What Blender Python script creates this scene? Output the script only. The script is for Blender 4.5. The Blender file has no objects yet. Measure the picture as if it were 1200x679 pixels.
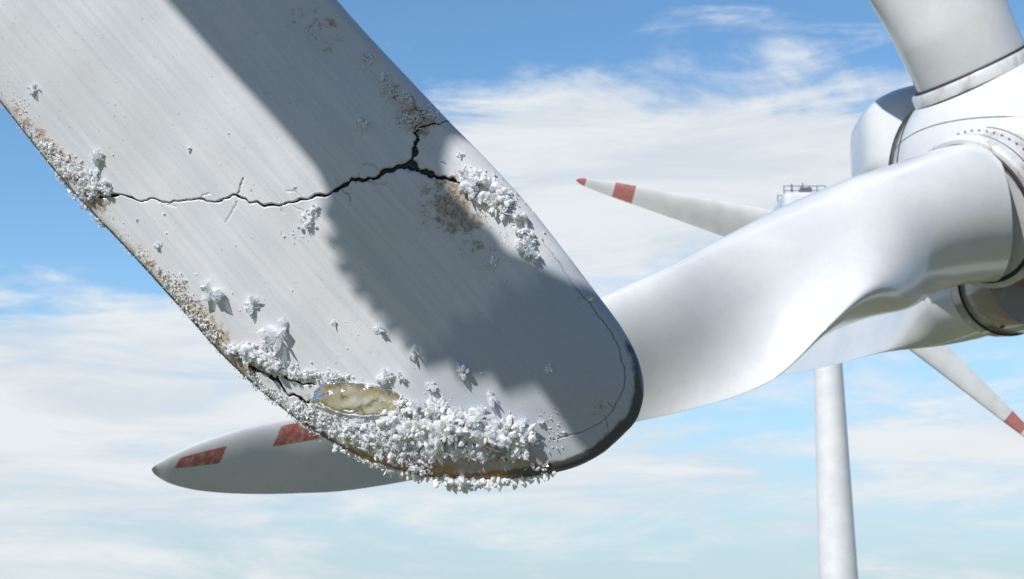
import bpy, math, random
import numpy as np
from mathutils import Vector
random.seed(7); rng=np.random.default_rng(11)

# ------------------------------------------------------------------ camera frame
PITCH=math.radians(12.5)
EYE=np.array([0.0,0.0,60.0])
RIGHT=np.array([1.0,0,0]); UP=np.array([0,-math.sin(PITCH),math.cos(PITCH)]); NEAR=np.array([0,-math.cos(PITCH),-math.sin(PITCH)])
F=1200*50/36.0
def unproject(a,b,d):
    """image pixel (a,b) at camera depth d in metres -> world position"""
    a=np.asarray(a,float); b=np.asarray(b,float); d=np.asarray(d,float)
    x=(a-600)/F*d; y=(339.5-b)/F*d
    return EYE+x[...,None]*RIGHT+y[...,None]*UP-d[...,None]*NEAR
def frame(x,y,z): return x*RIGHT+y*UP+z*NEAR

scene=bpy.context.scene
scene.view_settings.view_transform='Standard'; scene.view_settings.look='None'; scene.view_settings.exposure=0

# ------------------------------------------------------------------ helpers
def empty(name,loc):
    e=bpy.data.objects.new(name,None); e.location=loc; scene.collection.objects.link(e); return e
def put(name,V,Fc,parent=None,mat=None,smooth=True,attrs=None):
    V=np.asarray(V,float).reshape(-1,3)
    off=np.array(parent.location) if parent else np.zeros(3)
    me=bpy.data.meshes.new(name)
    Fc=np.asarray(Fc) if not isinstance(Fc,list) else Fc
    if isinstance(Fc,np.ndarray):
        k=Fc.shape[1]; n=len(Fc)
        me.vertices.add(len(V)); me.vertices.foreach_set('co',(V-off).astype(np.float32).ravel())
        me.loops.add(n*k); me.loops.foreach_set('vertex_index',Fc.astype(np.int32).ravel())
        me.polygons.add(n); me.polygons.foreach_set('loop_start',np.arange(0,n*k,k,dtype=np.int32))
        me.update(calc_edges=True)
    else:
        me.from_pydata([tuple(v) for v in (V-off)],[],Fc)
    me.polygons.foreach_set('use_smooth',np.full(len(me.polygons),smooth))
    for k_,a in (attrs or {}).items():
        at=me.attributes.new(k_,'FLOAT','POINT'); at.data.foreach_set('value',np.asarray(a,np.float32).ravel())
    me.validate(); me.update()
    o=bpy.data.objects.new(name,me); scene.collection.objects.link(o)
    if parent: o.parent=parent
    if mat: me.materials.append(mat)
    return o
def gridfaces(nr,nc,wrap=False,flip=False,base=0):
    i=np.arange(nr-1)[:,None]; j=np.arange(nc if wrap else nc-1)[None,:]; j2=(j+1)%nc
    f=np.stack([i*nc+j,i*nc+j2,(i+1)*nc+j2,(i+1)*nc+j],-1).reshape(-1,4)+base
    return f[:,::-1] if flip else f
def unit(v): v=np.asarray(v,float); return v/np.linalg.norm(v)
def basis(ax):
    ax=unit(ax); t=np.array([0,0,1.0]) if abs(ax[2])<.9 else np.array([1.0,0,0])
    e1=unit(np.cross(ax,t)); return e1,np.cross(ax,e1),ax
def lathe(name,c,ax,prof,parent,mat,n=96,caps=True):
    e1,e2,ax=basis(ax); th=np.linspace(0,2*math.pi,n,endpoint=False)
    V=[c+ax*h+r*(math.cos(t)*e1+math.sin(t)*e2) for h,r in prof for t in th]
    f=gridfaces(len(prof),n,True).tolist()
    if caps:
        f.append(list(range(n))[::-1]); f.append([ (len(prof)-1)*n+k for k in range(n)])
    o=put(name,V,f,parent,mat)
    m=o.modifiers.new('edges','EDGE_SPLIT'); m.split_angle=math.radians(40)
    return o
def torus(name,c,ax,R,r,parent,mat,n=128,m=10):
    e1,e2,ax=basis(ax); V=[]
    for i in range(n):
        t=2*math.pi*i/n; d=math.cos(t)*e1+math.sin(t)*e2
        for j in range(m):
            p=2*math.pi*j/m; V.append(c+d*(R+r*math.cos(p))+ax*r*math.sin(p))
    i=np.arange(n)[:,None]; j=np.arange(m)[None,:]
    f=np.stack([i*m+j,((i+1)%n)*m+j,((i+1)%n)*m+(j+1)%m,i*m+(j+1)%m],-1).reshape(-1,4)
    return put(name,V,f,parent,mat)
def cr(P,n,closed=False):
    P=np.asarray(P,float)
    A=np.vstack([2*P[0]-P[1],P,2*P[-1]-P[-2]]); out=[]
    for i in range(1,len(A)-2):
        t=np.linspace(0,1,n,endpoint=False)[:,None]
        p0,p1,p2,p3=A[i-1],A[i],A[i+1],A[i+2]
        out.append(.5*((2*p1)+(-p0+p2)*t+(2*p0-5*p1+4*p2-p3)*t*t+(-p0+3*p1-3*p2+p3)*t**3))
    out.append(P[-1:]); return np.vstack(out)
def resample(P,s):
    L=np.r_[0,np.cumsum(np.linalg.norm(np.diff(P,axis=0),axis=1))]
    s=np.asarray(s)*L[-1]
    return np.stack([np.interp(s,L,P[:,k]) for k in range(P.shape[1])],-1)

# ------------------------------------------------------------------ node helper
class NT:
    def __init__(s,t): s.t=t; s.n=t.nodes; s.l=t.links
    def put(s,sock,v):
        if isinstance(v,bpy.types.NodeSocket): s.l.new(v,sock)
        elif v is not None:
            if hasattr(sock.default_value,'__len__') and len(sock.default_value)==4 and len(v)==3: v=(*v,1)
            sock.default_value=v
    def m(s,op,a,b=None,c=None,clamp=False):
        x=s.n.new('ShaderNodeMath'); x.operation=op; x.use_clamp=clamp
        for i,v in enumerate((a,b,c)): 
            if v is not None: s.put(x.inputs[i],v)
        return x.outputs[0]
    def mix(s,f,a,b,mode='MIX'):
        x=s.n.new('ShaderNodeMix'); x.data_type='RGBA'; x.blend_type=mode
        s.put(x.inputs[0],f); s.put(x.inputs[6],a); s.put(x.inputs[7],b); return x.outputs[2]
    def noise(s,vec,scale,detail=4,rough=.5,dist=0):
        x=s.n.new('ShaderNodeTexNoise'); s.put(x.inputs['Vector'],vec); x.inputs['Scale'].default_value=scale
        x.inputs['Detail'].default_value=detail; x.inputs['Roughness'].default_value=rough; x.inputs['Distortion'].default_value=dist
        return x.outputs['Fac']
    def ss(s,v,a,b,lo=0,hi=1):
        x=s.n.new('ShaderNodeMapRange'); x.interpolation_type='SMOOTHSTEP'
        for k,q in zip(('Value','From Min','From Max','To Min','To Max'),(v,a,b,lo,hi)): s.put(x.inputs[k],q)
        return x.outputs[0]
    def attr(s,name):
        x=s.n.new('ShaderNodeAttribute'); x.attribute_name=name; return x.outputs['Fac']
    def co(s): return s.n.new('ShaderNodeTexCoord').outputs['Object']
    def mapv(s,v,rot=(0,0,0),sc=(1,1,1)):
        x=s.n.new('ShaderNodeMapping'); s.put(x.inputs['Vector'],v); x.inputs['Rotation'].default_value=rot; x.inputs['Scale'].default_value=sc; return x.outputs[0]
    def bump(s,h,st,d=.01,nrm=None):
        x=s.n.new('ShaderNodeBump'); x.inputs['Strength'].default_value=st; x.inputs['Distance'].default_value=d
        s.put(x.inputs['Height'],h); 
        if nrm is not None: s.put(x.inputs['Normal'],nrm)
        return x.outputs[0]
    def mixsh(s,f,a,b):
        x=s.n.new('ShaderNodeMixShader'); s.put(x.inputs[0],f); s.l.new(a,x.inputs[1]); s.l.new(b,x.inputs[2]); return x.outputs[0]
    def sh(s,kind,col,rough=None,nrm=None):
        x=s.n.new(kind); s.put(x.inputs['Color'],col)
        if rough is not None: x.inputs['Roughness'].default_value=rough
        if nrm is not None: s.put(x.inputs['Normal'],nrm)
        return x.outputs[0]
    def out(s,v): s.l.new(v,s.n['Material Output'].inputs[0])
def mat(name):
    m=bpy.data.materials.new(name); m.use_nodes=True; return m,NT(m.node_tree),m.node_tree.nodes['Principled BSDF']
def simple(name,col,rough=.5,metal=0,var=.0,scale=3):
    m,t,b=mat(name)
    if var:
        n=t.noise(t.co(),scale,5,.6)
        t.put(b.inputs['Base Color'],t.mix(t.ss(n,.3,.7),tuple(c*(1-var) for c in col),col))
    else: t.put(b.inputs['Base Color'],col)
    b.inputs['Roughness'].default_value=rough; b.inputs['Metallic'].default_value=metal; return m

def fg_material():
    m,t,b=mat('weathered_blade_gelcoat'); co=t.co()
    sp=t.mapv(t.mapv(co,rot=(-math.radians(102.5),0,0)),rot=(0,0,math.radians(49)))
    st=t.mapv(sp,sc=(1.0,24,6))
    streak=t.noise(st,2.4,5,.6)
    big=t.noise(co,2.0,3,.5); fine=t.noise(co,60,3,.6)
    base=t.mix(t.ss(streak,.28,.72),(.58,.60,.635),(.68,.685,.695))
    base=t.mix(t.ss(big,.35,.7,0,.3),base,(.56,.585,.62))
    base=t.mix(t.ss(t.attr('tipshade'),0,1,0,.8),base,(.40,.435,.49))  # tip shade mixed into the base colour
    dirt=t.noise(co,7,6,.7); base=t.mix(t.ss(dirt,.55,.8,0,.28),base,(.44,.43,.41))
    sp2=t.noise(co,150,2,.5); base=t.mix(t.ss(sp2,.68,.74,0,.55),base,(.26,.22,.17))
    g=t.attr('grime'); gn=t.noise(co,34,7,.78)
    gm=t.ss(t.m('ADD',gn,t.m('MULTIPLY',g,.24)),.66,.78)
    gm=t.m('MULTIPLY',gm,t.ss(g,.02,.3))
    gcol=t.mix(t.ss(t.noise(co,110,3,.6),.38,.62),(.14,.09,.05),(.46,.36,.24))
    base=t.mix(t.m('MULTIPLY',t.ss(g,.1,1.2),t.ss(gn,.35,.65,.1,.5)),base,(.54,.47,.37))
    base=t.mix(t.m('MULTIPLY',gm,.78),base,gcol)
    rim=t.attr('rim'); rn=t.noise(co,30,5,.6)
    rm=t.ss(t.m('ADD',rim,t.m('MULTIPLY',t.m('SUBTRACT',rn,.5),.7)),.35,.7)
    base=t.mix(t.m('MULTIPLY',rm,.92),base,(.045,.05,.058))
    am=t.attr('amber'); base=t.mix(t.m('MULTIPLY',am,t.ss(rn,.3,.55)),base,(.40,.19,.03))
    ck=t.attr('crack'); base=t.mix(t.ss(ck,.3,.85),base,(.006,.006,.007))
    t.put(b.inputs['Base Color'],base)
    t.put(b.inputs['Roughness'],t.mix(rm,t.mix(t.ss(streak,.3,.7),(.22,)*3,(.36,)*3),(.14,)*3))
    h=t.m('ADD',t.m('MULTIPLY',streak,.35),t.m('MULTIPLY',fine,.2)); h=t.m('SUBTRACT',h,t.m('MULTIPLY',gm,.5))
    t.put(b.inputs['Normal'],t.bump(h,.22,.004))
    return m
def turb_material(name):
    m,t,b=mat(name); co=t.co()
    n=t.noise(co,.7,4,.6); n2=t.noise(t.mapv(co,sc=(1,1,.35)),2.6,6,.7); n3=t.noise(co,14,4,.7)
    base=t.mix(t.ss(n,.3,.7),(.57,.59,.61),(.66,.67,.675))
    base=t.mix(t.ss(n3,.5,.8,0,.25),base,(.42,.40,.37))
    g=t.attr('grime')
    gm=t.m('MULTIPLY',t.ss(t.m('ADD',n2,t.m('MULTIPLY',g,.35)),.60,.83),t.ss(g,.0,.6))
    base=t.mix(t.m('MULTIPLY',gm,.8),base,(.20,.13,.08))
    rd=t.attr('red'); base=t.mix(t.m('MULTIPLY',t.ss(rd,.4,.6),t.ss(n3,.25,.6,.5,.95)),base,(.38,.075,.055))
    ed=t.attr('edge'); base=t.mix(t.m('MULTIPLY',ed,t.ss(n3,.3,.6,.4,1)),base,(.07,.065,.06))
    t.put(b.inputs['Base Color'],base); b.inputs['Roughness'].default_value=.17; b.inputs['Coat Weight'].default_value=.3; b.inputs['Coat Roughness'].default_value=.12
    t.put(b.inputs['Normal'],t.bump(n3,.03,.01)); return m
M_fg=fg_material(); M_t=turb_material('turbine_white_paint')
M_dark=simple('dark_rubber_seal',(.025,.027,.03),.6,0,.3,8)
M_seam=simple('panel_joint_sealant',(.17,.17,.17),.6,0,.3,8)
M_steel=simple('galvanised_steel',(.35,.36,.37),.35,.8,.3,12)

# ================================================================== FOREGROUND BLADE
S=0.0021; D0=S*F
FG=empty('wind_turbine_blade',EYE-NEAR*D0)
def fgw(px,py,z):
    px=np.asarray(px,float);py=np.asarray(py,float);z=np.asarray(z,float)
    return (EYE-NEAR*D0)+((px-600)*S)[...,None]*RIGHT+((339.5-py)*S)[...,None]*UP+(z*S)[...,None]*NEAR
Lc=[(-1800,-2000),(-1000,-1080),(-500,-490),(-200,-130),(-100,-5),(0,120),(75,214),(150,294),(210,360),(260,416),(310,462),(370,507),(430,539),(495,558),(560,563),(620,559),(670,549),(705,532),(725,514)]
Rc=[(-1050,-1750),(-450,-960),(0,-450),(200,-225),(300,-112),(395,0),(432,42),(480,93),(527,143),(576,193),(621,243),(662,295),(700,345),(730,386),(748,421),(755,455),(750,483),(741,499),(725,514)]
Ls=cr(Lc,14); Rs=cr(Rc,14)
outl=np.vstack([resample(Ls,np.linspace(0,1,620)),resample(Rs,np.linspace(1,0,620))[1:]])
def segdist(X,Y,P,W=None,lim=1e9):
    D=np.full(X.shape,1e6); 
    for k in range(len(P)-1):
        a,b=P[k],P[k+1]; ab=b-a; l2=ab@ab+1e-9
        if lim<1e8:
            msk=(X>min(a[0],b[0])-lim)&(X<max(a[0],b[0])+lim)&(Y>min(a[1],b[1])-lim)&(Y<max(a[1],b[1])+lim)
            idx=np.nonzero(msk)
            if len(idx[0])==0: continue
        else: idx=slice(None)
        x=X[idx]; y=Y[idx]; t=np.clip(((x-a[0])*ab[0]+(y-a[1])*ab[1])/l2,0,1)
        d=np.hypot(x-a[0]-t*ab[0],y-a[1]-t*ab[1])
        if W is not None: d=d/(W[k]+(W[k+1]-W[k])*t)
        D[idx]=np.minimum(D[idx],d)
    return D
def wav(X,Y): return 1.5*np.sin(X*.017+Y*.009)+1.2*np.sin(X*.011-Y*.021+1.3)+.25*np.sin(X*.05+Y*.043)
def hgt(X,Y,d):
    return 10*np.sqrt(np.clip(1-(1-np.clip(d/12,0,1))**2,0,1))+22*(1-np.exp(-d/80))+wav(X,Y)*np.clip(d/60,0,1)
def inside(X,Y):
    c=np.zeros(X.shape,bool); P=outl
    for k in range(len(P)):
        a=P[k-1]; b=P[k]
        if a[1]==b[1]: continue
        cond=((a[1]>Y)!=(b[1]>Y)); xi=(b[0]-a[0])*(Y-a[1])/(b[1]-a[1])+a[0]; c^=cond&(X<xi)
    return c
def surfz(X,Y):
    X=np.asarray(X,float);Y=np.asarray(Y,float)
    d=segdist(X,Y,outl); ins=inside(X,Y); return np.where(ins,hgt(X,Y,d),0),ins,d
def lenfrac(P,i): 
    L=np.r_[0,np.cumsum(np.linalg.norm(np.diff(P,axis=0),axis=1))]; return L[i*14]/L[-1]
fL=lenfrac(Ls,4); fR=lenfrac(Rs,4)
w1=np.linspace(0,1,40,endpoint=False); w2=np.linspace(0,1,820)
sL=np.r_[w1*fL,fL+(1-fL)*w2]; sR=np.r_[w1*fR,fR+(1-fR)*w2]
LP=resample(Ls,sL); RP=resample(Rs,sR)
nc=480; t=np.linspace(0,1,nc); t=.7*t+.3*(1-np.cos(math.pi*t))/2
G=LP[:,None,:]*(1-t)[None,:,None]+RP[:,None,:]*t[None,:,None]
X=G[...,0];Y=G[...,1]
dist=segdist(X,Y,outl,lim=190); dist=np.minimum(dist,190)
dist[:,0]=0; dist[:,-1]=0; dist[-1,:]=0
Z=hgt(X,Y,dist)
# cracks
def jag(P,amp,it=3):
    P=[np.array(p,float) for p in P]
    for _ in range(it):
        Q=[]
        for a,b in zip(P[:-1],P[1:]):
            ab=b-a; n=np.array([-ab[1],ab[0]])[:2]; l=np.linalg.norm(ab[:2])+1e-9
            mid=(a+b)/2; mid[:2]+=n/l*rng.normal()*amp*l*.5
            Q+= [a,mid]
        Q.append(P[-1]); P=Q
    return np.array(P)
cracks=[
 ([(112,231,2.2),(150,230,1.1),(185,234,.7),(225,236,.6),(262,238,.9),(283,231,1.5),(298,240,1.1),(332,243,1.7),(365,236,1.9),(402,222,2.0),(432,213,2.5),(452,203,3.4),(479,196,4.8)],.2),
 ([(479,196,4.6),(488,180,3.6),(491,166,2.6),(487,158,1.3),(498,150,1.0),(512,147,.8),(526,143,.6)],.22),
 ([(479,196,4.2),(492,202,3.9),(508,207,3.2),(531,212,2.0),(556,222,1.0)],.2),
 ([(283,231,.8),(287,219,.6),(291,211,.3)],.25),([(283,238,.5),(277,251,.5),(270,262,.3)],.25),
 ([(310,242,.6),(303,232,.4),(300,226,.3)],.25),([(332,243,.8),(338,252,.4)],.2),([(402,222,.9),(412,230,.6),(414,238,.3)],.2),([(400,222,.6),(397,212,.3)],.2),
 ([(365,236,.6),(352,228,.3),(340,226,.3)],.25),([(452,203,.8),(440,196,.4),(428,195,.3)],.2),([(508,207,.8),(515,222,.4),(512,232,.3)],.2),([(491,166,1.0),(498,140,.5),(488,128,.3)],.25),([(432,213,.6),(446,218,.4),(458,216,.3)],.25),
 ([(185,234,.5),(200,242,.4),(212,244,.3)],.25),([(240,237,.5),(252,229,.3)],.25),([(345,241,.5),(358,248,.3),(372,250,.3)],.25),([(420,217,.5),(424,206,.3)],.25),
 ([(288,424,3.0),(303,434,2.2),(322,442,1.7),(345,445,1.4),(372,450,1.1)],.2),([(318,441,1.8),(335,455,1.6),(352,464,1.4),(376,468,1.0)],.22),([(352,464,1),(362,476,.8),(385,488,.6)],.25),
 ([(636,282,.6),(655,308,.6),(676,340,.5),(692,358,.7),(707,378,.5),(722,402,.5),(731,430,.8),(730,455,.5),(719,478,.9),(703,494,.5),(676,506,.4),(648,514,.3)],.08),
 ([(676,350,.5),(690,346,.4)],.2),([(719,478,.5),(711,470,.3)],.2),([(707,486,.5),(712,500,.3)],.2),([(95,225,2.5),(112,231,2.5)],.1)]
crk=np.zeros(X.shape); lip=np.zeros(X.shape)
for P,am in cracks:
    J=jag(P,am,3); w=np.maximum(J[:,2]*.60*(1+.4*rng.normal(size=len(J))),.2)
    weff=np.maximum(w,.5); dens=min(1,w.mean()/.5)*(.78 if w.mean()<.45 else 1)
    d=segdist(X,Y,J[:,:2],None,9); dw=segdist(X,Y,J[:,:2],weff,9)
    crk=np.maximum(crk,np.clip(1.65-dw,0,1)*dens); lip=np.maximum(lip,np.exp(-((dw-2.2)/.6)**2)*(d<8)*min(1,w.mean()*.6))
Z=Z-5*np.clip(crk,0,1)**1.5+.35*lip*(crk<.1)
def gs(x,y,sx,sy,a=1,rot=0):
    c,s=math.cos(rot),math.sin(rot); dx=X-x;dy=Y-y; return a*np.exp(-((dx*c+dy*s)/sx)**2-((-dx*s+dy*c)/sy)**2)
gr=sum([gs(532,228,28,26,1.15),gs(548,268,28,28,.9),gs(505,250,30,30,.6),gs(385,42,28,28,.8),gs(345,20,30,25,.4),gs(470,118,24,34,.95,-.7),gs(500,146,26,18,1),
 gs(95,205,36,20,.7,.8),gs(120,235,22,12,1),gs(60,170,60,12,.6,.85),gs(20,130,50,14,.5,.85),gs(225,362,46,24,1,.8),gs(170,300,60,12,.55,.8),gs(275,408,40,16,.9,.7),
 gs(300,428,24,10,1.1),gs(380,485,60,22,.8,.5),gs(700,480,30,34,.5),gs(728,430,14,40,.4),gs(620,275,20,30,.7),gs(575,300,30,20,.5),gs(350,250,40,14,.45),gs(440,215,30,10,.4),gs(570,535,60,14,.8)])
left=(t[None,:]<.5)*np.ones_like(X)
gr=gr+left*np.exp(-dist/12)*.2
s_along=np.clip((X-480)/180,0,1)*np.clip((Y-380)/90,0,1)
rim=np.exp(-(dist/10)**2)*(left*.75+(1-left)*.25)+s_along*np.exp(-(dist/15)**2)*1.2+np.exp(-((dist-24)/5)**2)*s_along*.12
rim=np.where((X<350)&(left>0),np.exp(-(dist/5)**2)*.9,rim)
# blue-grey shade painted into the tip colour, fading unevenly towards the span
tipshade=np.clip(((X-545)*.55+(Y-355)*.83+7*np.sin((X*.8-Y*.5)*.11)+4*np.sin((X*.8-Y*.5)*.29+1))/34,0,1)*np.clip((X-430)/90,0,1)
amber=gs(500,548,55,13,1,.08)+gs(575,556,30,8,.7)+gs(430,530,30,10,.6,.5)+gs(610,540,26,8,.5)
Vf=fgw(X,Y,Z).reshape(-1,3); Vb=fgw(X,Y,-.8*hgt(X,Y,dist)).reshape(-1,3)
nr=len(LP)
def A(*m): return np.concatenate([m[0].ravel(),m[1].ravel()])
zz=np.zeros_like(X)
fa=gridfaces(nr,nc,False,True); fb=gridfaces(nr,nc,False,False,base=nr*nc)
put('shadow_caster_shell',np.vstack([Vf,Vb]),np.vstack([fa,fb]),FG,M_fg,True,{'grime':A(gr,gr*.5),'rim':A(rim,rim),'amber':A(amber,zz),'crack':A(crk,zz),'tipshade':A(tipshade,tipshade)})

# ---------------- crystals
def crystal_mesh(P,dirs,H,R,kside=6,plate=None):
    N=len(P); tmp=rng.normal(size=(N,3)); e1=np.cross(dirs,tmp); e1/=np.linalg.norm(e1,axis=1)[:,None]; e2=np.cross(dirs,e1)
    e2s=np.ones(N) if plate is None else plate
    V=[]
    for lev,(h,r) in enumerate(((-.15,.75),(.62,1.0))):
        for k in range(kside):
            a=2*math.pi*k/kside; V.append(P+dirs*(H*h)[:,None]+(R*r)[:,None]*(math.cos(a)*e1+math.sin(a)*e2*e2s[:,None]))
    V.append(P+dirs*H[:,None]+e1*(R*rng.uniform(-.4,.4,N))[:,None])
    V=np.stack(V,1); nv=2*kside+1
    q=[];tr=[]
    for k in range(kside):
        k2=(k+1)%kside; q.append((k,k2,kside+k2)); q.append((k,kside+k2,kside+k)); tr.append((kside+k,kside+k2,2*kside))
    f=np.array(q+tr); Fc=(np.arange(N)[:,None,None]*nv+f[None]).reshape(-1,3)
    return V.reshape(-1,3),Fc
def rdirs(N,zb=.35,spread=1.0):
    d=rng.normal(size=(N,3)); d[:,:2]*=spread; d[:,2]=np.abs(d[:,2])+zb; return d/np.linalg.norm(d,axis=1)[:,None]
def place(V): return fgw(V[:,0],V[:,1],V[:,2])
class Pile:
    def __init__(s): s.V=[];s.F=[];s.n=0
    def add(s,P,dirs,H,R,**k):
        v,f=crystal_mesh(P,dirs,H,R,**k); s.V.append(v); s.F.append(f+s.n); s.n+=len(v)
crust=Pile(); clear=Pile()
def stars(pl,P,R,n=7,zb=.1):
    for p,r in zip(P,R):
        k=n+int(rng.integers(0,4)); q=np.tile(p,(k,1))+rng.normal(size=(k,3))*r*.08
        H=r*rng.uniform(.55,1.2,k); pl.add(q,rdirs(k,zb,1.25),H,H*rng.uniform(.18,.32,k),plate=rng.uniform(.3,.8,k))
blobs=[ # x,y,sx,sy,rot,n,min,max,pile
 (100,210,26,10,.75,330,1.5,10,7),(122,223,16,9,.3,200,1.5,10,8),(75,190,24,9,.75,200,1.5,7,3),(116,187,9,5,0,24,3,9,5),(45,160,40,9,.85,120,1,3.2,1),(25,122,20,10,.85,40,1,2.5,1),
 (215,345,26,12,.75,170,1.2,5,2),(240,380,28,9,.75,170,1.2,6,2),(170,305,40,8,.75,90,1,3.4,1),
 (292,410,20,8,.35,170,2,15,9),(322,424,20,7,.4,130,2,14,7),(358,437,24,6,.25,140,2,9,6),(395,440,20,5,.1,70,2,8,4),(310,452,22,6,.7,90,1.5,5,2),(340,480,34,8,.6,160,1.5,5,3),
 (365,262,11,8,0,30,2,7,3),(380,490,30,9,.5,150,2,8,4),(350,277,14,8,0,20,1,3,1),
 (430,505,40,13,.35,330,1.5,12,6),(470,500,30,14,.1,220,2,17,12),(520,500,34,14,.05,270,3,23,20),(575,503,34,12,.1,240,3,23,20),(615,513,20,9,.2,130,2,16,11),(495,480,22,9,.1,110,2,17,12),(540,527,50,11,.05,300,2,13,9),(480,535,40,10,.15,240,2,9,5),(540,505,80,16,.08,500,1.5,6,8),
 (455,441,13,6,.2,40,2,10,6),(560,487,14,8,.4,44,4,22,16),(525,480,12,7,.2,36,4,22,14),(597,494,12,7,.2,26,4,19,14),
 (562,216,15,11,.5,150,2,18,13),(588,238,15,9,.8,150,2,18,12),(608,254,13,7,.6,90,2,14,8),(545,208,12,6,.2,60,2,10,5),(612,285,13,9,.9,90,1.5,13,7),(628,303,10,7,.8,60,1.5,10,5),(577,308,7,4,0,14,2,7,4),(585,232,34,16,.75,260,1.5,5,4),
 (433,72,9,5,.7,40,1.5,7,4),(424,80,12,8,.7,30,1,3,1),(455,100,10,6,.7,60,1.5,8,4),(473,115,12,5,.5,70,1.5,8,5),(487,142,14,6,-.2,90,1.5,7,4),(505,135,10,6,.7,60,1.5,7,3),(427,148,7,5,0,14,2,7,5),(460,125,18,12,.8,60,1,2.5,1),
 (48,108,6,3,0,16,1.5,5,2),(690,350,8,3,-.5,20,1,2.4,1),(640,490,18,12,0,24,1,3,1),(540,260,34,34,0,110,.8,2.6,.5),(385,45,22,16,0,50,.8,2,.5),(590,275,20,26,0,50,.8,2.6,.5)]
for (x,y,sx,sy,r,n,a,b,pile) in blobs:
    big=b>=9
    if big:
        kc=max(4,int(n/14)); cg=rng.normal(size=(kc,2))*.62; ch=rng.uniform(.25,1,kc); wh=rng.integers(0,kc,n)
        g=cg[wh]+rng.normal(size=(n,2))*.15; lump=ch[wh]
    else:
        g=rng.normal(size=(n,2))*.62; lump=rng.uniform(.3,1,n)
    rr=np.hypot(g[:,0],g[:,1]); gx=g[:,0]*sx; gy=g[:,1]*sy; c,s=math.cos(r),math.sin(r)
    px=x+gx*c-gy*s; py=y+gx*s+gy*c
    z,ins,d=surfz(px,py)
    zp=z+pile*.7*np.exp(-rr**2*1.2)*rng.uniform(0,1,n)**.6*lump
    P=np.stack([px,py,zp],-1)[ins]; N=len(P)
    H=(a+(b-a)*rng.beta(1.1,2.6,N)); R=H*rng.uniform(.14,.36,N)
    gl=rng.uniform(0,1,N)<.4
    D=rdirs(N); crust.add(P[~gl],D[~gl],H[~gl],R[~gl]); 
    if gl.any(): clear.add(P[gl],D[gl],H[gl]*1.15,R[gl]*1.1)
    if big:
        m_=max(3,int(n/22)); j=rng.integers(0,N,m_); stars(clear if rng.uniform()<.65 else crust,P[j]+[0,0,1.5],b*rng.uniform(.5,.8,m_))
def edge_fuzz(p0,p1,n,a,b,spread):
    i0=np.argmin(np.hypot(*(Ls-np.array(p0)).T)); i1=np.argmin(np.hypot(*(Ls-np.array(p1)).T))
    kc=max(5,n//12); cen=rng.uniform(0,1,kc); u=np.clip(cen[rng.integers(0,kc,n)]+rng.normal(size=n)*.02,0,1)
    seg=resample(Ls[i0:i1+1],u); seg2=seg+rng.normal(size=(n,2))*spread
    P=np.stack([seg2[:,0],seg2[:,1],rng.uniform(-8,9,n)],-1)
    d=rng.normal(size=(n,3)); d[:,1]+=.7; d[:,2]+=.4; d/=np.linalg.norm(d,axis=1)[:,None]
    H=a+(b-a)*rng.beta(1.2,3,n); crust.add(P,d,H,H*rng.uniform(.18,.38,n))
edge_fuzz((450,545),(660,551),340,2,14,2.6); edge_fuzz((520,561),(600,560),220,3,18,4.0); edge_fuzz((370,507),(470,550),240,1.5,9,2.4)
edge_fuzz((280,430),(370,507),170,1.2,5,1.8); edge_fuzz((60,196),(130,272),240,1.2,6,1.8); edge_fuzz((130,272),(280,430),160,.8,3.2,1.4); edge_fuzz((0,120),(60,196),60,.8,2.5,1)
n=480; px=rng.uniform(120,640,n); py=rng.uniform(90,540,n); wgt=np.exp(-np.abs((py-(.75*px+190))/70))
k=rng.uniform(0,1,n)<wgt*.8+.02; px=px[k];py=py[k]; z,ins,d=surfz(px,py); P=np.stack([px,py,z],-1)[ins]; H=rng.uniform(.7,2.8,len(P)); crust.add(P,rdirs(len(P)),H,H*.4)
ros=[(255,343,18),(300,356,15),(330,391,21),(395,378,7),(448,387,11),(487,413,12),(544,434,15),(576,465,15),(640,431,9),(507,451,11),(190,290,6),(228,178,5),(190,316,5),(372,246,8),(365,264,9),(118,187,13),(427,148,10),(577,308,10),(619,293,14),(635,492,6),(455,440,14),(45,108,8),(540,184,5),(318,405,12),(398,440,10),(690,351,5),(165,258,3),(350,222,3),(220,330,4),(436,72,9),(520,190,4),(660,505,4)]
for x,y,R in ros:
    N=int(7+R*.25); z,_,_=surfz(np.array([x]),np.array([y])); 
    P=np.tile([x,y,z[0]+.08*R],(N,1))+rng.normal(size=(N,3))*[R*.12,R*.1,R*.03]
    d=rdirs(N,.12,1.8); H=R*rng.uniform(.55,1.05,N); clear.add(P,d,H,H*rng.uniform(.24,.4,N),plate=rng.uniform(.25,.7,N))

def salt(name,col,rough,tl,tp):
    m,t_,b=mat(name)
    t_.put(b.inputs['Base Color'],col); b.inputs['Roughness'].default_value=rough; b.inputs['IOR'].default_value=1.7
    tr=t_.sh('ShaderNodeBsdfTranslucent',(.98,.985,1)); s_=t_.mixsh(tl,b.outputs[0],tr)
    fr=t_.n.new('ShaderNodeFresnel'); fr.inputs[0].default_value=1.7
    clearb=t_.mixsh(fr.outputs[0],t_.sh('ShaderNodeBsdfTransparent',(.96,.98,1)),t_.sh('ShaderNodeBsdfGlossy',(1,1,1),.04))
    t_.out(t_.mixsh(tp,s_,clearb)); return m
M_salt=salt('salt_crystal',(.97,.972,.975),.1,.40,.12)
M_clear=salt('clear_salt_crystal',(.97,.985,1),.05,.40,.58)
put('salt_crust',place(np.vstack(crust.V)),np.vstack(crust.F),FG,M_salt,False)
put('clear_crystals',place(np.vstack(clear.V)),np.vstack(clear.F),FG,M_clear,False)
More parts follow.
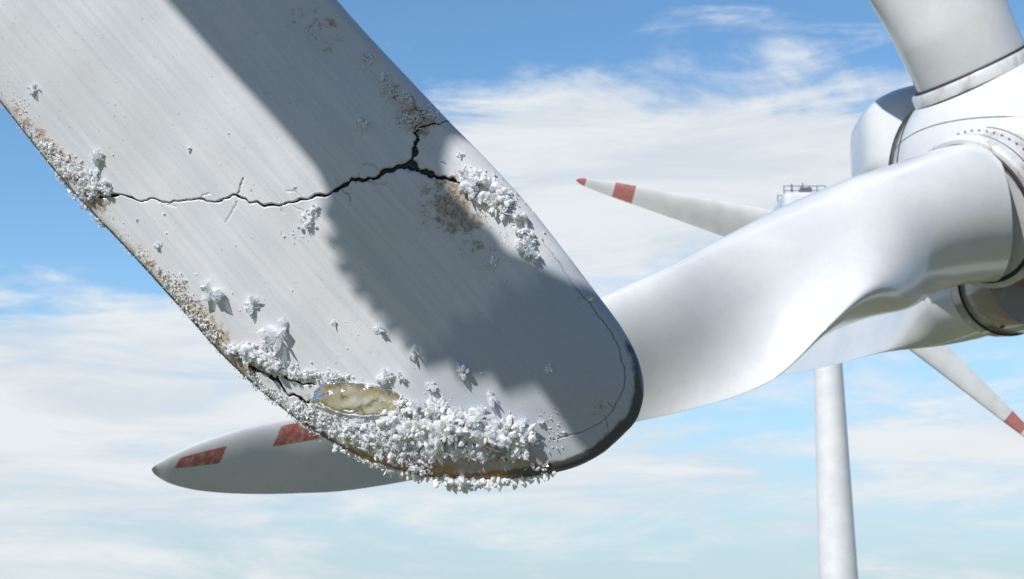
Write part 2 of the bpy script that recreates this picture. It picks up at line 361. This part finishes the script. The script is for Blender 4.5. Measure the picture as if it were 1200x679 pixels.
# resin pool
nt,nrr=200,60; th=np.linspace(0,2*math.pi,nt,endpoint=False)
rad=1+.07*np.sin(2*th+.6)+.06*np.sin(3*th+1)+.05*np.sin(5*th)+.025*np.sin(9*th+2)
q=np.linspace(1,0,nrr)
ox=q[:,None]*rad*58*np.cos(th); oy=q[:,None]*rad*21*np.sin(th); ca,sa=math.cos(.06),math.sin(.06)
px=424+ox*ca-oy*sa; py=467+ox*sa+oy*ca; z,_,_=surfz(px,py)
fade=np.clip((1-q)*4,0,1)[:,None]
dome=9.5*np.clip(1-q**3,0,1)[:,None]**.55+fade*(1.7*np.sin(px*.13+py*.12)*np.sin(py*.27-px*.04+1)+.6*np.sin(px*.33+2)*np.sin(py*.42))
qa=(q[:,None]*np.ones((1,nt)))
m,t_,b=mat('amber_resin'); co=t_.co(); nz=t_.noise(co,16,4,.6); nb=t_.bump(t_.noise(co,26,2,.5),.8,.016)
tint=t_.mix(t_.ss(t_.attr('rimq'),.55,1),t_.mix(t_.ss(nz,.35,.65),(.93,.88,.70),(.97,.95,.86)),(.66,.47,.18))
fr=t_.n.new('ShaderNodeFresnel'); fr.inputs[0].default_value=1.6; t_.put(fr.inputs['Normal'],nb)
body=t_.mixsh(t_.ss(nz,.35,.75,.04,.3),t_.sh('ShaderNodeBsdfTransparent',tint),t_.sh('ShaderNodeBsdfDiffuse',(.84,.82,.68)))
t_.out(t_.mixsh(t_.m('MULTIPLY',fr.outputs[0],2.6,clamp=True),body,t_.sh('ShaderNodeBsdfGlossy',(1,1,1),.08,nb)))
put('resin_pool',fgw(px,py,z-.6+dome).reshape(-1,3),gridfaces(nrr,nt,True),FG,m,True,{'rimq':qa})

# ================================================================== LOFTED BLADES
def loft(name,st,parent,m,redf=None,nspan=22,nph=72,edge=True):
    """rows: centre(3) chord half-vector(3) thickness half-vector(3) airfoilness curl"""
    T=cr(np.array(st,float),nspan); ph=np.linspace(0,2*math.pi,nph,endpoint=False)
    c=T[:,None,0:3];a=T[:,None,3:6];bb=T[:,None,6:9];af=np.clip(T[:,9:10],0,1)
    cu=T[:,10:11] if T.shape[1]>10 else 0*af
    cx=np.cos(ph)[None]; taper=(.5+.5*cx)**.85
    y=np.sin(ph)[None]*((1-af)+af*(.06+.94*taper)*1.15)+cu*np.clip(-cx+.1,0,1.1)**2.5
    V=c+a*cx[...,None]+bb*y[...,None]
    n=len(T); f=gridfaces(n,nph,True).tolist(); f.append(list(range(nph))[::-1]); f.append([(n-1)*nph+k for k in range(nph)])
    s=np.linspace(0,1,n)[:,None]*np.ones((1,nph)); PH=ph[None]*np.ones((n,1))
    red=redf(s,PH,V) if redf else np.zeros((n,nph))
    gri=np.clip(1-s*9,0,1)*.12+.06+np.exp(-((s-1)/.12)**2)*.5
    ed=np.exp(-((np.abs(PH-math.pi)/.1)**2))*np.clip((s-.55)*4,0,1)*.8 if edge else s*0
    return put(name,V.reshape(-1,3),f,parent,m,True,{'red':red,'grime':gri,'edge':ed})
def st_from_edges(rows):
    out=[]
    for (ux,uy,lx,ly,d,tw,ch,tr,af,cu) in rows:
        U=unproject(ux,uy,d);L=unproject(lx,ly,d); c=(U+L)/2; h=(U-L)/2; w=np.linalg.norm(h); e1=h/w
        th=math.radians(tw); a=w*(ch if ch else 1/math.cos(th))
        out.append(np.r_[c,a*(math.cos(th)*e1-math.sin(th)*NEAR),w*tr*(math.sin(th)*e1+math.cos(th)*NEAR),af,cu])
    return out
# ================================================================== MAIN TURBINE
HC=unproject(1197,212,25.6)
WT=empty('wind_turbine',HC)
rows=[(1150,168,1165,330,23.9,0,0,1,0,0),(1110,172,1128,334,23.5,0,0,1,0,0),(1068,185,1093,344,23.1,8,1.0,1,0,0),(1020,206,1056,367,22.6,30,1.08,1,.1,.2),(970,227,1012,395,22.1,42,1.18,.92,.35,.6),(912,252,958,427,21.6,37,1.18,.78,.6,.8),(850,281,893,457,21.1,22,1.08,.62,.85,.6),
(775,316,812,478,20.3,6,0,.5,1,.3),(690,354,722,500,19.7,-6,0,.44,1,.1),(600,393,628,527,19.0,-12,0,.38,1,0),(500,434,520,557,18.2,-14,0,.34,1,0),(400,471,412,576,17.4,-14,0,.3,1,0),(335,490,342,580,17.0,-14,0,.28,1,0),(280,503,283,580,16.6,-12,0,.27,1,0),(235,518,234,576,16.3,-10,0,.27,1,0),(203,532,201,568,16.1,-8,0,.28,1,0),(184,543,183,558,16.0,-8,0,.34,1,0),(178,549,178,552,15.95,-8,0,.5,1,0)]
def red_main(s,ph,V):
    face=(np.cos(ph)+1)/2
    def band(s0,s1,f0,f1,k):
        q=s+k*(face-(f0+f1)/2); return (q>s0)&(q<s1)&(face>f0)&(face<f1)
    r=band(.785,.868,.55,.82,.05)|band(.655,.715,.70,.94,.05)|((s>.70)&(s<.84)&(face<.012))
    return r.astype(float)
loft('blade_a',st_from_edges(rows),WT,M_t,red_main,nspan=30,nph=180)
def free_blade(c0,ax,chd,r0,L,cmax=1.5,name='blade_b',par=None,m=None,redf=None):
    ax=unit(ax); e1=unit(chd-np.dot(chd,ax)*ax); e2=np.cross(ax,e1); st=[]
    for s,a,th,tw,af in [(0,1,1,0,0),(.06,1.02,1.02,0,0),(.14,1.15,.9,15,.4),(.24,cmax,.6,22,.9),(.4,cmax*.88,.42,16,1),(.6,cmax*.68,.28,9,1),(.8,cmax*.48,.18,4,1),(.93,cmax*.32,.11,1,1),(.985,cmax*.16,.06,0,1),(1,.03,.02,0,1)]:
        t=math.radians(tw); st.append(np.r_[c0+ax*s*L, r0*a*(math.cos(t)*e1+math.sin(t)*e2), r0*th*(-math.sin(t)*e1+math.cos(t)*e2),af])
    return loft(name,st,par,m,redf,nspan=14,nph=72)
axB=unit(frame(-.43,.9,.06)); axA=unit(unproject(1000,315,22.5)-unproject(1140,250,23.9)); 
redt=lambda s,ph,V:(((s>.78)&(s<.84))|((s>.66)&(s<.72))).astype(float)
free_blade(HC+axB*2.0,axB,frame(1,.3,.5),1.0,17,name='blade_b',par=WT,m=M_t,redf=redt,cmax=1.45)
p0=unproject(1165,338,25.8); p1=unproject(900,420,36)
axC=unit(p1-p0); free_blade(p0,axC,frame(.3,1,0),.8,15,name='blade_c',par=WT,m=M_t,redf=redt,cmax=1.2)
rotax=unit(frame(.62,.06,.75))
th=np.linspace(0,math.pi,60)
prof=[(-2.25*math.cos(a)*(1.0 if math.cos(a)>0 else 1.1),max(2.25*math.sin(a)**.9,.001)) for a in th]
o=lathe('hub_casting',HC,rotax,prof,WT,M_t,n=128,caps=False)
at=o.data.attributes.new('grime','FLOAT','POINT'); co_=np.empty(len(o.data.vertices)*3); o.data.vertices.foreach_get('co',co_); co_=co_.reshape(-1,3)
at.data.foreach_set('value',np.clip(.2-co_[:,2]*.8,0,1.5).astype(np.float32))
for h in (-1.35,1.5): 
    torus('panel_seam',HC+rotax*h,rotax,2.25*math.sin(math.acos(min(1,abs(h)/(2.25*(1.1 if h>0 else 1)))))**.9,.018,WT,M_dark)
torus('nacelle_gap_seal',HC-rotax*1.62,rotax,1.62,.07,WT,M_dark)
bt=np.linspace(0.001,math.pi-.001,4000); fac=np.where(np.cos(bt)>0,1.1,1.0)
alb=np.arctan2(2.25*np.sin(bt)**.9,2.25*np.cos(bt)*fac)
def on_hub(d):
    """point of the hub skin in direction d"""
    d=unit(d); ca=float(d@rotax); al=math.acos(max(-1,min(1,ca))); pr=unit(d-ca*rotax); b_=float(np.interp(al,alb,bt))
    return HC+rotax*2.25*math.cos(b_)*(1.1 if math.cos(b_)>0 else 1)+pr*2.25*math.sin(b_)**.9
def tube(V,Fq,pts,r,closed=True,m=6):
    n=len(pts); base=len(V)
    for i in range(n):
        a=pts[(i+1)%n] if (closed or i<n-1) else pts[i]; b_=pts[i-1] if (closed or i>0) else pts[i]
        tg=unit(a-b_); nn=unit(pts[i]-HC); s2=np.cross(tg,nn)
        for j in range(m): w_=2*math.pi*j/m; V.append(pts[i]+r*(math.cos(w_)*nn*.4+math.sin(w_)*s2))
    for i in range(n if closed else n-1):
        for j in range(m): Fq.append([base+i*m+j,base+((i+1)%n)*m+j,base+((i+1)%n)*m+(j+1)%m,base+i*m+(j+1)%m])
V=[];Fq=[]
g1=unit(np.cross(rotax,axB))
for dd in (unit(axB*.8+g1*.75),unit(axB*.9-g1*.5),unit(-axB*.9-g1*.35),unit(-axB*.9+g1*.45)):
    tube(V,Fq,[on_hub(math.cos(a)*dd+math.sin(a)*rotax) for a in np.linspace(-1.2,1.2,90)],.013,closed=False)
put('hub_shell_joints',V,Fq,WT,M_seam)
for a,ax_,R in (('a',axA,1.18),('b',axB,1.02)):
    c=unproject(1143,250,23.95) if a=='a' else HC+axB*2.12
    o=lathe('blade_collar_'+a,c,ax_,[(-1.3,R*1.13),(-.22,R*1.13),(-.19,R*1.10),(-.17,R*1.10),(-.15,R*1.13),(.02,R*1.13),(.06,R*1.10),(.07,R*1.0)],WT,M_t,n=128)
    at=o.data.attributes.new('grime','FLOAT','POINT'); at.data.foreach_set('value',np.full(len(o.data.vertices),.4,np.float32))
    torus('collar_seal_'+a,c+ax_*.075,ax_,R*1.01,.035,WT,M_dark)
    torus('collar_groove_'+a,c-ax_*.18,ax_,R*1.105,.022,WT,M_dark)
    torus('collar_groove_rear_'+a,c-ax_*.55,ax_,R*1.132,.012,WT,M_seam)
    e1,e2,_=basis(ax_); V=[];Fq=[]
    for k in range(56):
        tt=2*math.pi*k/56; d=math.cos(tt)*e1+math.sin(tt)*e2; pc=c-ax_*.35+(R*1.13)*d
        s2=np.cross(ax_,d); b0=len(V)
        for hh in (-.01,.022):
            for q_ in range(6):
                w_=2*math.pi*q_/6; V.append(pc+d*hh+.022*(math.cos(w_)*s2+math.sin(w_)*ax_))
        for q_ in range(6): Fq.append([b0+q_,b0+(q_+1)%6,b0+6+(q_+1)%6,b0+6+q_])
        Fq.append([b0+6+q_ for q_ in range(6)])
    put('collar_bolts_'+a,V,Fq,WT,M_steel,False)
c=p0-axC*.1
o=lathe('blade_collar_c',c,axC,[(-1.2,.9),(.05,.9),(.09,.87),(.1,.79)],WT,M_t)
at=o.data.attributes.new('grime','FLOAT','POINT'); at.data.foreach_set('value',np.full(len(o.data.vertices),.9,np.float32))
torus('collar_seal_c',c+axC*.1,axC,.82,.05,WT,M_dark); torus('collar_groove_c',c-axC*.25,axC,.905,.025,WT,M_dark)
fp=unproject(1176,376,24.9)
lathe('drain_fitting',fp,np.array([0,0,-1.0]),[(-.25,.1),(.0,.1),(.02,.15),(.06,.15),(.07,.07),(.13,.07)],WT,M_dark,n=24)
nc_=unproject(1185,172,28.4)
def superbody(name,c,hx,hy,hz,p,parent,m):
    U=np.linspace(0,2*math.pi,72,endpoint=False);W=np.linspace(-math.pi/2,math.pi/2,40)
    sg=lambda v,e:np.sign(v)*np.abs(v)**e
    V=[[c[0]+hx*sg(math.sin(w),p),c[1]+hy*sg(math.cos(w),p)*sg(math.cos(u),p),c[2]+hz*sg(math.cos(w),p)*sg(math.sin(u),p)] for w in W for u in U]
    return put(name,V,gridfaces(40,72,True).tolist(),parent,m)
nleft=unproject(1003,172,28.4)[0]; hx=4.2
superbody('nacelle_housing',np.array([nleft+hx,nc_[1],nc_[2]-.1]),hx,1.5,1.25,.5,WT,M_t)
tx,ty=nleft+hx+2.6,nc_[1]
lathe('tower',np.array([tx,ty,0.0]),np.array([0,0,1.0]),[(0,2.4),(.4,2.4),(.41,2.15),(22,2.0),(44,1.7),(nc_[2]-1.2,1.45)],WT,M_t)

# ================================================================== FAR TURBINE
DF=125.0
FH=unproject(968,292,DF)
WF=empty('wind_turbine.001',FH)
def far_blade(name,pa,pb,wa,redb,dB=DF):
    A_=unproject(pa[0],pa[1],DF);B_=unproject(pb[0],pb[1],dB); ax=unit(B_-A_); e1=unit(np.cross(ax,NEAR)); e2=np.cross(ax,e1); L=np.linalg.norm(B_-A_); st=[]
    for s,a,th_,af in [(0,.55,.5,0),(.06,.55,.5,0),(.2,1,.4,.8),(.35,.95,.3,1),(.55,.72,.2,1),(.75,.5,.13,1),(.9,.32,.08,1),(.975,.18,.05,1),(1,.02,.02,1)]:
        tt=math.radians(-12*(1-s)); st.append(np.r_[A_+ax*s*L,wa*a*(math.cos(tt)*e1+math.sin(tt)*e2),wa*th_*(math.cos(tt)*e2-math.sin(tt)*e1),af])
    return loft(name,st,WF,M_t,redb,nspan=14,nph=48)
rb=lambda s,ph,V:(((s>.64)&(s<.70))|(s>.84)).astype(float)
far_blade('blade_a',(968,287),(675,211),1.7,rb)
far_blade('blade_b',(968,300),(1222,524),1.6,lambda s,ph,V:(((s>.69)&(s<.76))|(s>.9)).astype(float))
far_blade('blade_c',(966,300),(800,400),1.4,rb,dB=150)
lathe('hub',FH+NEAR*1.8,NEAR,[(-1.6,1.9),(0,1.9),(.9,1.6),(1.5,1.0),(1.75,.3)],WF,M_t,n=48)
ncf=unproject(938,246,DF+3)
superbody('nacelle_housing',np.array([ncf[0]+1.0,ncf[1]+2,ncf[2]-1.3]),3.0,4.6,2.4,.18,WF,M_t)
top=ncf[2]+1.05
def box(V,Fq,c,h):
    b0=len(V)
    for sx in (-1,1):
        for sy in (-1,1):
            for sz in (-1,1): V.append([c[0]+sx*h[0],c[1]+sy*h[1],c[2]+sz*h[2]])
    for f in ((0,1,3,2),(4,6,7,5),(0,4,5,1),(2,3,7,6),(0,2,6,4),(1,5,7,3)): Fq.append([b0+i for i in f])
V=[];Fq=[]; x0=ncf[0]-1.7; x1=ncf[0]+2.0; yy=ncf[1]-1.5
for k in range(6): box(V,Fq,((x0+(x1-x0)*k/5),yy,top+.35),(.04,.05,.4))
for h in (.3,.72): box(V,Fq,((x0+x1)/2,yy,top+h),((x1-x0)/2,.03,.03))
for k in range(4): box(V,Fq,((x0+(x1-x0)*k/3),yy+3,top+.35),(.04,.05,.4))
box(V,Fq,((x0+x1)/2,yy+3,top+.72),((x1-x0)/2,.03,.03))
box(V,Fq,(x0+.9,yy+1,top+.5),(.06,.06,.7)); box(V,Fq,(x0+2.1,yy+1,top+.35),(.5,.5,.4)); box(V,Fq,(x0+1.9,yy+1,top+.8),(.05,.05,.5))
put('roof_rail_and_sensors',V,Fq,WF,M_steel,False)
tb=unproject(969,400,DF+3.5); fz=FH[2]
lathe('tower',np.array([tb[0],tb[1],0.0]),np.array([0,0,1.0]),[(0,2.7),(.5,2.7),(.52,2.4),(30,2.1),(60,1.75),(fz-8,1.25),(fz-1,1.2)],WF,M_t,n=64)

# ================================================================== SUN + added shadow caster
sl=np.array([-.46,.80,.56]); sw=unit(frame(*sl))
sun=bpy.data.lights.new('sun','SUN'); sun.energy=5.0; sun.angle=math.radians(.5); sun.color=(1,.97,.93)
so=bpy.data.objects.new('sun',sun); scene.collection.objects.link(so); so.rotation_euler=Vector(sw).to_track_quat('Z','Y').to_euler(); so.location=(0,-20,120)
# unseen caster added above the viewpoint, its ragged outline cut to the wanted shadow
T0=3.0
left_e=[(-1500,-1900),(-700,-1000),(-150,-400),(80,-130),(200,5),(262,75),(330,150),(385,215),(400,250)]
rag=[(392,268),(414,284),(394,298),(428,308),(404,326),(446,332),(420,350),(466,352),(440,370),(482,372),(456,392),(500,388),(478,412),(520,410),(500,432),(548,424),(540,448),(590,440),(590,462),(630,452),(650,478),(664,500),(690,520),(730,540)]
right_e=[(820,520),(840,430),(760,340),(700,318),(668,326),(640,318),(620,306),(596,300),(580,276),(560,262),(548,244),(530,232),(520,206),(514,180),(518,150),(560,90),(540,20),(420,-160),(250,-420),(-300,-1200),(-1000,-2000)]
poly=np.array(left_e+rag+right_e,float)
oxy=sl/np.linalg.norm(sl)*T0
base=fgw(poly[:,0],poly[:,1],np.full(len(poly),22.0))+frame(*oxy)
nn=len(poly); CASTER=empty('shadow_caster',base.mean(0))
th_=NEAR*.01
V=np.vstack([base+th_,base-th_]); fl=[list(range(nn)),list(range(2*nn-1,nn-1,-1))]+[[i,(i+1)%nn,nn+(i+1)%nn,nn+i][::-1] for i in range(nn)]
put('shadow_caster_shell',V,fl,CASTER,M_t,False)  # thin slab added only to cast the shadow

# ================================================================== GROUND
m,t_,b=mat('grassland'); co=t_.co()
t_.put(b.inputs['Base Color'],t_.mix(t_.ss(t_.noise(co,.02,6,.6),.35,.65),(.09,.11,.045),(.20,.18,.10))); b.inputs['Roughness'].default_value=.9
put('ground',[[-9000,-9000,0],[9000,-9000,0],[9000,12000,0],[-9000,12000,0]],[[0,1,2,3]],None,m,False)

# ================================================================== SKY
w=bpy.data.worlds.new('World'); scene.world=w; w.use_nodes=True; t=NT(w.node_tree)
bg=t.n['Background']; sky=t.n.new('ShaderNodeTexSky'); sky.sky_type='NISHITA'; sky.sun_disc=False
el=math.asin(sw[2]); az=math.atan2(sw[0],sw[1]); sky.sun_elevation=el; sky.sun_rotation=az; sky.altitude=60; sky.air_density=1.0; sky.dust_density=.3; sky.ozone_density=1.5
gx=t.n.new('ShaderNodeTexCoord').outputs['Generated']; sp=t.n.new('ShaderNodeSeparateXYZ'); t.l.new(gx,sp.inputs[0])
A_=t.m('ARCTAN2',sp.outputs[0],sp.outputs[1]); E_=sp.outputs[2]
cv=t.n.new('ShaderNodeCombineXYZ'); t.l.new(A_,cv.inputs[0]); t.l.new(t.m('MULTIPLY',E_,2.6),cv.inputs[1])
n1=t.noise(cv.outputs[0],5.5,8,.62,.5)
cv2=t.n.new('ShaderNodeCombineXYZ'); t.l.new(A_,cv2.inputs[0]); t.l.new(t.m('MULTIPLY',E_,6),cv2.inputs[1])
n2=t.noise(cv2.outputs[0],5.0,7,.62,.6)
def gauss(a0,e0,sa,se,amp):
    x=t.m('DIVIDE',t.m('SUBTRACT',A_,a0),sa); y=t.m('DIVIDE',t.m('SUBTRACT',E_,e0),se)
    return t.m('MULTIPLY',t.m('EXPONENT',t.m('MULTIPLY',t.m('ADD',t.m('MULTIPLY',x,x),t.m('MULTIPLY',y,y)),-1)),amp)
den=t.m('ADD',t.m('MULTIPLY',n1,.55),t.m('MULTIPLY',n2,.45))
for g in [(.13,.285,.24,.07,.28),(-.33,.15,.22,.05,.20),(.1,.09,.8,.05,.13),(-.36,.26,.14,.05,-.22),(0,.41,1.0,.04,-.14)]:
    den=t.m('ADD',den,gauss(*g))
ahead=t.ss(sp.outputs[1],-.3,.6)          # clouds, haze and sky brightness cut behind the camera to lower fill light
den=t.m('ADD',den,t.m('MULTIPLY',t.m('SUBTRACT',ahead,1),.25))
cl=t.ss(den,.47,.67,0,.96)
skyc=t.mix(1.0,sky.outputs[0],t.mix(ahead,(.34,.46,.64),(.98,1.30,1.45)),'MULTIPLY')
haze=t.m('MULTIPLY',t.ss(E_,.0,.28,.8,0),ahead)
hz=t.mix(haze,skyc,(3.9,4.95,6.1)); 
shade=t.ss(n2,.35,.65)
out=t.mix(cl,hz,t.mix(shade,(6.0,6.5,7.05),(7.3,7.6,7.8)))
t.l.new(out,bg.inputs[0]); bg.inputs[1].default_value=.114

# ================================================================== CAMERA
cam=bpy.data.cameras.new('camera'); co=bpy.data.objects.new('camera',cam); scene.collection.objects.link(co)
co.location=EYE; co.rotation_euler=(math.radians(90)+PITCH,0,0); cam.lens=50; cam.sensor_width=36; cam.clip_start=.05; cam.clip_end=30000
cam.dof.use_dof=True; cam.dof.focus_distance=D0-.05; cam.dof.aperture_fstop=11
scene.camera=co
